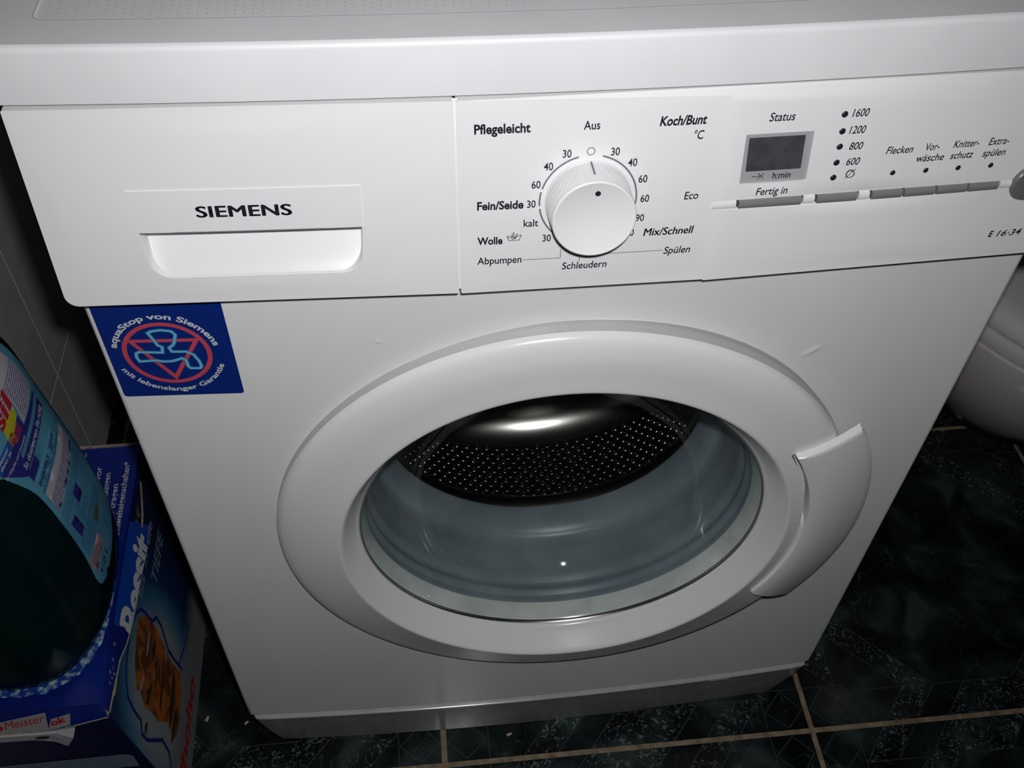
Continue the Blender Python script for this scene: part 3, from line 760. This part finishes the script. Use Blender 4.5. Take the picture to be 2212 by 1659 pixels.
# ================================================================== TOILET
tl = thing('toilet', 'white ceramic wall-hung toilet with closed lid right of the washing machine', 'toilet', (.92, .33, 0))
TCX, TCY, TA, TB_ = .922, .330, .186, .240
def trow(k, z, kb=None, n=72):
    r = []
    for j in range(n):
        a = 2 * pi * j / n; c, s = cos(a), sin(a)
        y = TCY + TB_ * k * s if s < 0 else TCY + (.31 if True else 0) * min(1, s * 1.0)
        x = TCX + TA * k * (c if s < 0 else copysign(abs(c) ** .35, c))
        r.append((x, y, z))
    return r
V, F = loft([trow(.20, .135), trow(.38, .155), trow(.55, .195), trow(.76, .25), trow(.89, .30), trow(.96, .34), trow(.985, .365), trow(.985, .376), trow(.97, .380)], True)
F.append(tuple(range(72))); F.append(tuple(range(8 * 72, 9 * 72))); mesh('pan', V, F, M['ceramic'], tl)
V, F = loft([trow(.96, .3815), trow(.995, .3830), trow(1.0, .388), trow(1.0, .397), trow(.99, .4015), trow(.96, .4025)], True); F.append(tuple(range(5 * 72, 6 * 72))); mesh('seat', V, F, M['seat'], tl)
V, F = loft([trow(.96, .4035), trow(.992, .4050), trow(.998, .410), trow(.985, .419), trow(.95, .4250), trow(.88, .4285), trow(.6, .433), trow(.2, .435)], True); F.append(tuple(range(7 * 72, 8 * 72))); mesh('seat_lid', V, F, M['seat'], tl)
adopt(tl)

# ================================================================== DETERGENT CARTON
ct = thing('detergent_carton', 'large dark blue detergent carton standing on the floor left of the machine', 'carton', (-.16, .09, 0))
XR = lambda z: -.0985 + (.255 - z) * (.0205 / .255)
V = [(-.2385, -.0485, 0), (XR(0), -.0485, 0), (XR(0), .238, 0), (-.2385, .238, 0), (-.2385, -.0485, .255), (XR(.255), -.0485, .255), (XR(.255), .238, .255), (-.2385, .238, .255)]
c1 = mesh('box_body', V, [(0, 1, 5, 4), (1, 2, 6, 5), (2, 3, 7, 6), (3, 0, 4, 7), (0, 3, 2, 1), (4, 5, 6, 7)], [M['cartonnavy'], M['side']], ct, False)
for p in c1.data.polygons:
    if p.normal.x > .9: p.material_index = 1
def sm(l): return lambda y, z: (XR(z) + l, y, z)
# printed shapes measured on a plane a little to the right of the face: compensate by keeping them where they read
sidep = ct
outline = [(0.076, 0.0644), (0.0745, .095), (0.0752, 0.1134), (0.0881, 0.1401), (0.0899, 0.1584), (0.0815, 0.1653), (.079, .176), (0.0790, 0.1866), (0.0757, 0.2007), (0.068, .209), (0.058, 0.2133), (0.0394, 0.2173), (0.0192, 0.217), (-0.0024, 0.211), (-0.0167, 0.1999), (-0.0217, 0.1799), (-0.0226, 0.1612), (-0.0333, 0.1536), (-0.0329, 0.138), (-0.0168, 0.0983), (-0.0204, 0.076), (-0.0316, 0.0645)]
b = Bag(); rv, rf = ribbon2(outline, .0040); b.add([sm(.0005)(y, z) for y, z in rv], rf)
rv, rf = ribbon2([(0.1359, 0.0625), (.118, .063), (0.1026, 0.0665), (0.0772, 0.0766)], .0028); b.add([sm(.0005)(y, z) for y, z in rv], rf)
b.obj('picture_outline', M['outline'], ct)
brown = [(0.0531, 0.2040), (.064, .203), (0.0717, 0.1958), (.077, .186), (0.0787, 0.1752), (0.0794, 0.1542), (0.0753, 0.1314), (.071, .112), (0.0682, 0.0996), (0.0700, 0.067), (0.0525, 0.0596), (0.0205, 0.0551), (-0.0019, 0.0615), (0.0058, 0.0898), (-0.0056, 0.1164), (-0.0034, 0.1307), (-0.0068, 0.1552), (0.0013, 0.1713), (0.0, 0.1831), (0.0211, 0.1952)]
deco('picture', [brown], sm(.0003), M['brown'], ct)
def blob(y, z, a, c, ang, n=14, j=.12):
    return [(y + a * (1 + j * sin(3 * t + y * 900)) * cos(t) * cos(ang) - c * sin(t) * sin(ang), z + a * cos(t) * sin(ang) + c * (1 + j * cos(2 * t)) * sin(t) * cos(ang)) for t in [2 * pi * k / n for k in range(n)]]
deco('picture_shading', [blob(.056, .152, .012, .0042, .15), blob(.008, .150, .013, .0045, -.2), blob(.030, .118, .026, .0032, .15), blob(.034, .085, .030, .0060, .1), blob(.012, .070, .020, .0055, -.1), blob(-.024, .146, .006, .004, 0), blob(.040, .140, .016, .002, .3)], sm(.0006), M['darkbrown'], ct)
deco('picture_highlight', [blob(.055, .170, .014, .0028, .05), blob(.011, .172, .011, .0026, -.25), blob(.030, .143, .004, .0022, 0), blob(.066, .118, .010, .0020, .4)], sm(.0006), M['greywhite'], ct)
deco('picture_eye', [blob(.0529, .1553, .0042, .0020, 0, j=0), blob(.0087, .1553, .0042, .0020, 0, j=0)], sm(.0008), M['outline'], ct)
deco('yellow_mark', [[(-.0395, .2377), (-.0293, .2420), (-.0171, .2330), (-.0003, .2387), (-.012, .230), (-.0267, .2290)]], sm(.0006), M['yellow'], ct)
b = Bag()
for s, y0, y1, z, cap in (('bis', .0849, .1115, .2020, .012), ('in', .1223, .1372, .2030, .012), ('die', .148, .1754, .2035, .012), ('TIEFE', .1201, .1807, .1700, .018)):
    place_text(b, s, y0, y1, z, cap, sm(.0007), .01, .15)
b.obj('side_lettering', M['palebluegrey'], ct)
b = Bag(); place_text(b, 'at', .139, .170, .2395, .013, sm(.0007), 0, .2); b.obj('side_lettering', mat('dull_gold_ink', (.20, .19, .13), .5), ct)
b = Bag(); place_text(b, 'Phoho', -.045, .085, .020, .020, sm(.0007), .03, .2); b.obj('red_lettering', M['red'], ct)
# carrying strap on the front face
b = Bag()
def fpoly(P, y0, y1, mi=0):
    n = len(P); b.add([(x, y0, z) for x, z in P] + [(x, y1, z) for x, z in P], [tuple(range(n)), tuple(range(2 * n - 1, n - 1, -1))] + [(i, (i + 1) % n, n + (i + 1) % n, n + i) for i in range(n)], mi)
fpoly([(-.2380, .2245), (-.1630, .2200), (-.1480, .2130), (-.1400, .2010), (-.1310, .2165), (-.1420, .2295), (-.1560, .2300), (-.2380, .2350)], -.0590, -.0490)
strap = b.obj('carrying_strap', M['strap'], ct)
b = Bag(); b.add([(-.1550 + .0065 * cos(2 * pi * k / 18), -.0594, .2243 + .0028 * sin(2 * pi * k / 18)) for k in range(18)], [tuple(range(18))])
b.obj('strap_stud', M['gap'], strap)
b = Bag(); fpoly([(-.1470, .2262), (-.1400, .2170), (-.1388, .2180), (-.1456, .2272)], -.0596, -.0588); b.obj('strap_slot', M['line'], strap)
lb_ = fillet([(-.2380, .1180), (-.0990, .1180), (-.0990, .1480), (-.2380, .1480)], [0, 0, .008, 0]); 
b = Bag(); v, f = cdt(lb_); b.add([(x, -.0490, z) for x, z in v], f); b.obj('pale_panel', M['palebluegrey'], ct)
adopt(ct)

# ================================================================== CUT CARTON LID lying on the carton
ld = thing('carton_lid', 'bright blue cut-off carton top lying on the dark carton under the bottle', 'carton', (-.16, .09, .255))
ZL = .260
foldp = [(-.0955, -.050), (-.0985, .0), (-.1000, .07), (-.1002, .14), (-.0998, .19), (-.1020, .2400)]
top2 = [(-.2385, -.048)] + foldp + [(-.2385, .2400)]
v, f = cdt(top2, [], (.03, .03)); b = Bag(); b.add([(x, y, ZL) for x, y in v], f)
b.add(*loft([[(x, y, ZL) for x, y in top2], [(x, y, ZL - .004) for x, y in top2]], True)); b.add([(x, y, ZL - .004) for x, y in top2], [tuple(range(len(top2)))])
b.obj('lid_top', M['lid'], ld)
# right flap
cut = [(.158, .2262), (.13, .2253), (.105, .2262), (.0854, .2272), (.062, .2290), (.0416, .2312), (.02, .2370), (.001, .2421), (-.018, .2445), (-.0329, .246), (-.053, .2478)]
def foldx(y):
    for (x0, y0), (x1, y1) in zip(foldp, foldp[1:]):
        if y <= y1: return x0 + (x1 - x0) * max(0, y - y0) / (y1 - y0)
    return foldp[-1][0]
ru = [(foldx(min(y, .142)), min(y, .142), ZL) for y, z in cut]; rl = [(-.0905 - .002 * (z > .24), y, z + .0006 * sin(y * 900)) for y, z in cut]
mid = [tuple(Vector(a_).lerp(Vector(c_), .5) + Vector((.0012, 0, 0))) for a_, c_ in zip(ru, rl)]
V, F = loft([ru, mid, rl]); flap = mesh('side_flap', V, F, M['lid'], ld)
def flapm(l):
    def g(y, z):
        t = max(0, min(1.2, (ZL - z) / .034)); x = foldx(min(y, .142)) + (-.0905 - foldx(min(y, .142))) * t + .0012 * 4 * t * max(0, 1 - t) * .5; return (x + .0012 + l, y, z)
    return g
cutz = lambda y: next((z0 + (z1 - z0) * (y - y0) / (y1 - y0) for (y0, z0), (y1, z1) in zip(cut, cut[1:]) if y1 <= y <= y0), .2255)
gl = [(.028, .2595), (.142, .2595), (.158, .2268), (.13, .2260), (.0854, .2279), (.05, .2305), (.028, .235)]
deco('flap_glow', [gl], flapm(.0002), M['flapblue'], flap, (.02, .01))
V2, F2 = text2('Bessit', .03, 0, .93); a_ = min(q[0] for q in V2); c_ = max(q[0] for q in V2)
b = Bag(); pv = []
bmt = bmesh.new(); vs = [bmt.verts.new((.0310 + (x - a_) / (c_ - a_) * .110, .2170 + y * .0350, 0)) for x, y in V2]
for q in F2:
    try: bmt.faces.new([vs[i] for i in q])
    except ValueError: pass
bmesh.ops.bisect_plane(bmt, geom=bmt.verts[:] + bmt.edges[:] + bmt.faces[:], plane_co=(.085, .2285, 0), plane_no=(-.09, -1, 0), clear_outer=True)
bmt.verts.index_update(); b.add([flapm(.0005)(v_.co.x, v_.co.y) for v_ in bmt.verts], [tuple(v_.index for v_ in q.verts) for q in bmt.faces]); bmt.free()
b.obj('flap_lettering', M['white_ink'], flap)
b = Bag(); P3 = [Vector(p) for p in rl]
b.add(*loft([[tuple(p + Vector((.0008, 0, .0014))) for p in P3], [tuple(p + Vector((.0012, 0, -.0002))) for p in P3], [tuple(p + Vector((-.002, 0, -.0006))) for p in P3]]))
b.add([rl[0], (rl[0][0] + .002, rl[0][1] + .002, rl[0][2] + .004), (rl[0][0] + .0018, rl[0][1] - .012, rl[0][2] + .0045)], [(0, 1, 2)])
b.obj('torn_edge', M['cardlight'], flap)
b = Bag(); 
for pts in ([(-.0395 + 0 * k, .2560) for k in range(1)],): pass
for y, z in ((-.005, .2532), (.004, .2500), (-.018, .2555), (-.012, .2515), (-.022, .2520), (-.028, .2535), (-.017, .2490), (.010, .2540)):
    rv, rf = ribbon2(arc(y, z, .0012, 0, 330, 10), .0007); b.add([flapm(.0004)(p_, q_) for p_, q_ in rv], rf)
b.obj('bubble_print', M['labelwhite'], flap)
# front flap
fc = [(-.2385, .2345), (-.20, .2341), (-.172, .2322), (-.1475, .2308), (-.135, .2340), (-.125, .2370), (-.112, .2415), (-.1007, .2451), (-.0928, .2478)]
ru = [(x if x < -.1 else -.0955 - (.0045 if x < -.0955 else 0), -.049, ZL) for x, z in fc]; rl2 = [(x, -.0565, z) for x, z in fc]
V, F = loft([ru, rl2]); ff_ = mesh('front_flap', V, F, M['lid'], ld)
fe = [Vector(p) for p in rl2]
b = Bag(); b.add(*loft([[tuple(p + Vector((0, -.0006, .0011))) for p in fe], [tuple(p + Vector((0, -.0010, -.0003))) for p in fe], [tuple(p + Vector((0, .003, -.0006))) for p in fe]])); b.obj('torn_edge', M['cardlight'], ff_)
b = Bag(); b.add(*loft([[(foldp[0][0], -.050, ZL), (foldp[0][0] - .001, -.0495, ZL)], [(-.0925, -.0535, .2478), (-.0928, -.0565, .2478)]])); b.obj('corner_fold', M['card'], ff_)
fmap = lambda l: (lambda x, z: (x, -.0495 - .0070 * min(1, (ZL - z) / .0262) - l, z))
deco('white_backing', [[(-.200, .2350), (-.1475, .2325), (-.1445, .2560), (-.190, .2480), (-.200, .2455)], [(-.1480, .2326), (-.128, .2373), (-.1245, .2520), (-.142, .2470)]], fmap(.0006), M['greywhite'], ff_)
b = Bag(); place_text(b, 'Meister', -.1822, -.1470, .2395, .0100, lambda x, z: fmap(.0010)(x, z + (x + .1822) * .16), 0, .2)
V2, F2 = text2('ok', .04); b.add([fmap(.0012)(-.1435 + x * .0090, .2390 + y * .0072 + (x * .0030)) for x, y in V2], F2)
b.add([fmap(.0009)(-.1905 + .0070 * cos(2 * pi * k / 16), .2420 + .0045 * sin(2 * pi * k / 16)) for k in range(16)], [tuple(range(16))])
b.obj('front_lettering', M['red'], ff_)
# prints on the lid top
zm = lambda l: (lambda y, mx_: (-mx_, y, ZL + l))
def lidtext(bag, s, y0, y1, x, cap):
    V2, F2 = text2(s, .004); a_ = min(q[0] for q in V2); c_ = max(q[0] for q in V2)
    bag.add([(x - .0018 * (0) - yy * cap - (xx - a_) / (c_ - a_) * .0025, y0 + (xx - a_) / (c_ - a_) * (y1 - y0), ZL + .0004) for xx, yy in V2], F2)
b = Bag(); lidtext(b, 'mehr als zuvor', .135, .2134, -.1335, .0062); lidtext(b, 'Waschladungen', .140, .2040, -.1235, .0062); lidtext(b, 'schwer zu tragen', .105, .1889, -.1137, .0062); lidtext(b, 'verbesserte Umwelteigenschaften*', .070, .2170, -.1055, .0062)
rv, rf = ribbon2([(-.1555, .2324), (-.1504, .2016)], .0008); b.add([(x, y, ZL + .0004) for x, y in rv], rf)
b.add([(-.1575, .2080, ZL + .0004), (-.1545, .2120, ZL + .0004), (-.1545, .2080, ZL + .0004)], [(0, 1, 2)])
b.obj('lid_lettering', M['labelwhite'], ld)
b = Bag(); n = 40; rows = [[], []]
for k in range(n + 1):
    a_ = radians(-128 + 132 * k / n); r1_ = 1.0; wv = .0026 + .0028 * sin(pi * k / n) + .0024 * mnoise.noise(Vector((k * .9, 3, 1)))
    if k > 30: wv *= (n - k) / 10 * .8 + .1
    x = -.170 + (.067) * copysign(abs(cos(a_)) ** .8, cos(a_)); y = .070 + .099 * copysign(abs(sin(a_)) ** .8, sin(a_)); ln = hypot(x + .17, y - .07)
    rows[0].append((x, y, ZL + .0003)); rows[1].append((x + (x + .17) / ln * wv * 1.6, y + (y - .07) / ln * wv * 1.6, ZL + .0003))
b.add(*loft(rows)); b.obj('foam_print', M['lidlight'], ld)
b = Bag(); b.add(*box(-.2385, -.1010, .2385, .2408, ZL - .004, ZL + .0022)); b.obj('rear_cut_edge', M['card'], ld)
b = Bag(); q3 = [(-.1010, .1931), (-.0985, .175), (-.0965, .1586), (-.0955, .142)]
rows = [[(x + .0050, y, z) for (x, y), z in zip(q3, (.258, .254, .2505, .2480))], [(x + .0062, y, z - .003) for (x, y), z in zip(q3, (.258, .254, .2505, .2480))]]
b.add(*loft(rows)); b.obj('flap_remnant', M['card'], ld)
adopt(ld)

# ================================================================== DETERGENT BOTTLE
bt = thing('detergent_bottle', 'big dark teal detergent bottle with light blue label standing on the blue carton lid', 'bottle', (-.17, .07, .2605))
ZZ = [.2606, .262, .27, .29, .33, .37, .42, .47, .52, .56, .60, .615]; AA = [.058, .066, .071, .0735, .0735, .071, .066, .061, .056, .046, .030, .024]; BB = [.090, .098, .104, .107, .107, .105, .101, .096, .090, .070, .040, .024]
def interp(z, A):
    # smooth (Catmull-Rom) through the table
    if z <= ZZ[0]: return A[0]
    if z >= ZZ[-1]: return A[-1]
    i = max(k for k in range(len(ZZ) - 1) if ZZ[k] <= z); h = ZZ[i + 1] - ZZ[i]; t = (z - ZZ[i]) / h
    def sl(k): return 0 if k <= 0 or k >= len(ZZ) - 1 else (A[k + 1] - A[k - 1]) / (ZZ[k + 1] - ZZ[k - 1])
    m0, m1 = sl(i) * h, sl(i + 1) * h
    return (2*t**3 - 3*t*t + 1) * A[i] + (t**3 - 2*t*t + t) * m0 + (3*t*t - 2*t**3) * A[i + 1] + (t**3 - t*t) * m1
def bp_(ph, z, l=0.0, cent=(-.170, .070)):
    a_, b_ = interp(z, AA) + l, interp(z, BB) + l; c_, s_ = cos(ph), sin(ph)
    return (cent[0] + a_ * copysign(abs(c_) ** .8, c_), cent[1] + b_ * copysign(abs(s_) ** .8, s_), z)
zs = [.2606, .2612, .262, .2645, .2685] + [.274 + (.600 - .274) * k / 90 for k in range(91)] + [.608, .615]
V, F = loft([[bp_(2 * pi * j / 120, z) for j in range(240)] for z in zs], True); F.append(tuple(range(240))); F.append(tuple(range((len(zs) - 1) * 240, len(zs) * 240)))
mesh('bottle_body', V, F, M['bottle'], bt)
V, F = loft([[(-.17 + r * cos(2 * pi * j / 48), .07 + r * sin(2 * pi * j / 48), z) for j in range(48)] for r, z in ((.027, .6155), (.029, .618), (.028, .66), (.024, .668))], True); F.append(tuple(range(3 * 48, 4 * 48))); mesh('cap', V, F, M['capwhite'], bt)
def lm(l): return lambda d, z: bp_(radians(d), z, l + .0004)
lab = [(-24.5, .4920), (-18.9, .4728), (-15.5, .4600), (-13.3, .4471), (-12.0, .430), (-11.5, .4142), (-11.1, .3864), (-11.3, .3553), (-12.6, .330), (-12.9, .3229), (-12.3, .313), (-10.5, .3070), (-6, .3025), (-1.6, .3015), (4, .3035), (8.4, .3052), (22.0, .3136), (30, .33), (34, .40), (34, .545), (-32, .545), (-30, .50)]
labdeg = [(a_ * 1.0, z) for a_, z in lab]
def lpatch(name, polys, l, m, st=(2, .005)):
    for p in polys:
        q_ = []
        for a_, c_ in zip(p, p[1:] + p[:1]):
            k_ = max(1, int(max(abs(c_[0] - a_[0]) / 2, abs(c_[1] - a_[1]) / .005)))
            q_ += [(a_[0] + (c_[0] - a_[0]) * t / k_, a_[1] + (c_[1] - a_[1]) * t / k_) for t in range(k_)]
        b = Bag(); v, f = cdt([(x, z * 400) for x, z in q_], [], (st[0], st[1] * 400)); b.add([lm(l)(x, z / 400) for x, z in v], f); o = b.obj(name, m, lb0 if name != 'label' else bt, True, autosharp=0)
    return o
lb0 = None
lb0 = lpatch('label', [labdeg], .0004, M['label'], (2, .005))
lpatch('label_band', [[(-24, .4930), (-10.6, .4655), (-9, .4650), (-8, .4860), (22, .4870), (22, .4900), (1, .4935), (1, .5120), (-2, .5000), (-26, .4960)]], .0008, M['purple'])
lpatch('label_heading', [[(-11.8, .4815), (22, .4815), (22, .4705), (-11.0, .4705)]], .0010, M['purple'])
lpatch('label_block', [[(-11.2, .4690), (-2, .4695), (-2, .4595), (-10.8, .4590)]], .0010, M['purple'])
lpatch('label_white_panel', [[(2.5, .5300), (2.3, .5084), (1.2, .4945), (24, .4945), (24, .5450), (2.5, .5450)], [(-9.3, .4395), (-8.2, .4130), (26, .4140), (26, .4390)], [(-9, .5460), (-8, .5130), (1.5, .5100), (1.5, .5460)]], .0010, M['labelwhite'])
lpatch('label_blue_panel', [[(-25, .4955), (-9.8, .4995), (-9.8, .5075), (-28, .5075)]], .0011, M['royal'])
lpatch('label_yellow', [[(-9.9, .5080), (-8.5, .5160), (-5, .5185), (.7, .5150), (1.0, .5070), (-4, .5035)]], .0013, M['yellow'])
lpatch('label_orange', [[(-9.8, .5066), (-9.6, .4992), (-5.2, .4960), (-4.2, .5040)]], .0014, M['orange'])
lpatch('label_magenta', [[(-5.2, .4960), (-.9, .4956), (-.4, .5050), (-4.2, .5040)]], .0014, M['magenta'])
lpatch('label_columns', [[(-9.8, .4575), (14, .4575), (14, .4545), (-9.6, .4545)], [(-9, .4470), (14, .4475), (14, .4455), (-9, .4450)]], .0010, M['lightblue'])
lpatch('label_pictogram', [[(-7.6, .3915), (-3.0, .3900), (-2.6, .3700), (-6.6, .3690)], [(1, .4005), (6, .4000), (6, .3860), (1, .3870)]], .0012, M['purple'])
lpatch('label_pink_panel', [[(-11.3, .3430), (.5, .3445), (.5, .3290), (-10.5, .3270)]], .0012, M['pinkbox'])
lpatch('label_green_mark', [[(3, .3560), (9, .3570), (9, .3490), (3, .3480)]], .0012, mat('dull_green_ink', (.10, .12, .03), .5))
def btext(bag, s, d0, d1, z, cap, l, bold=.0, shear=0):
    place_text(bag, s, d0, d1, z, cap, lm(l), bold, shear)
for a_ in (('So dosieren Sie richtig', -10.8, 19, .4735, .0062, .0014, .012), ('für Wäsche und Umwelt', -24, -1, .4885, .0032, .0014, 0, .15), ('besser', -23.5, -12.4, .5035, .0035, .0015, .01, .1), ('denn je', -23.7, -12.4, .4985, .0035, .0015, .01, .1), ('Waschmittel', -9, 12, .4335, .0032, .0014)):
    b = Bag(); btext(b, *a_); b.obj('label_lettering', M['white_ink'], lb0)
b = Bag(); btext(b, 'ab 20°', -9, -.8, .4985, .0060, .0018, 0); btext(b, '4,125 L', -8.4, .8, .3160, .0072, .0014, .02, .15)
rnd = random.Random(3)
def lines(d0, d1, z0, z1, n, w, l, dash=False):
    for k in range(n):
        z = z0 + (z1 - z0) * (k + .5) / n; d = d0
        while d < d1:
            e = min(d1, d + rnd.uniform(1.5, 5)); rv, rf = ribbon2([(d, z), (e, z)], 1, maxlen=2)
            b.add([lm(l)(x, z + (w / 2 if y > z else -w / 2)) for x, y in rv], rf); d = e + .5
lines(3.0, 23, .4960, .5300, 13, .00075, .0013); lines(-7.5, 1.2, .5190, .5440, 8, .0007, .0013); lines(-8.6, 25, .4145, .4300, 8, .0007, .0013)
lines(-9.5, 2, .4480, .4530, 2, .0016, .0013); lines(5, 13, .4480, .4530, 2, .0016, .0013); lines(-9.6, -3, .4600, .4680, 3, .0003, .0013)
lines(-8.8, 24, .3950, .4100, 6, .0006, .0009); lines(-1, 20, .3720, .3930, 7, .0006, .0009); lines(-9, 20, .3460, .3680, 8, .0006, .0009); lines(-8.5, 14, .3050, .3140, 4, .0005, .0009); lines(-10, 0, .3300, .3430, 6, .0005, .0014)
lines(-10, 18, .4400, .4445, 1, .0012, .0012)
o = b.obj('label_small_print', M['purple'], lb0); o['kind'] = 'stuff'
b = Bag(); btext(b, 'Persil', -30, 3.0, .5165, .0150, .0015, .03, .1); b.obj('label_brand_lettering', M['red'], lb0)
adopt(bt)

# ================================================================== crumbs on the floor
for (x, y, ang, l, lab_) in ((-.066, .046, 1.2, .0032, 'small pale crumb on the dark tile nearest the carton'), (-.022, .037, .6, .0026, 'tan crumb on the dark tile beside the washing machine corner'), (.2715, -.0068, .3, .0030, 'tan flake on the dark tile in front of the kick panel')):
    c_, s_ = cos(ang), sin(ang); V = []
    for (u, w, h) in ((-1, -.5, 0), (1, -.4, 0), (1.1, .5, 0), (-.8, .6, 0), (-.7, -.3, .5), (.8, -.2, .6), (.7, .3, .5), (-.6, .4, .45)):
        V.append((x + l * (u * c_ - w * s_), y + l * (u * s_ + w * c_), .0002 + h * l * .8))
    o = mesh('crumb', V, [(0, 3, 2, 1), (4, 5, 6, 7), (0, 1, 5, 4), (1, 2, 6, 5), (2, 3, 7, 6), (3, 0, 4, 7)], M['crumb'], None, False)
    o['label'] = lab_; o['category'] = 'crumb'; o['group'] = 'crumbs on the floor tiles'
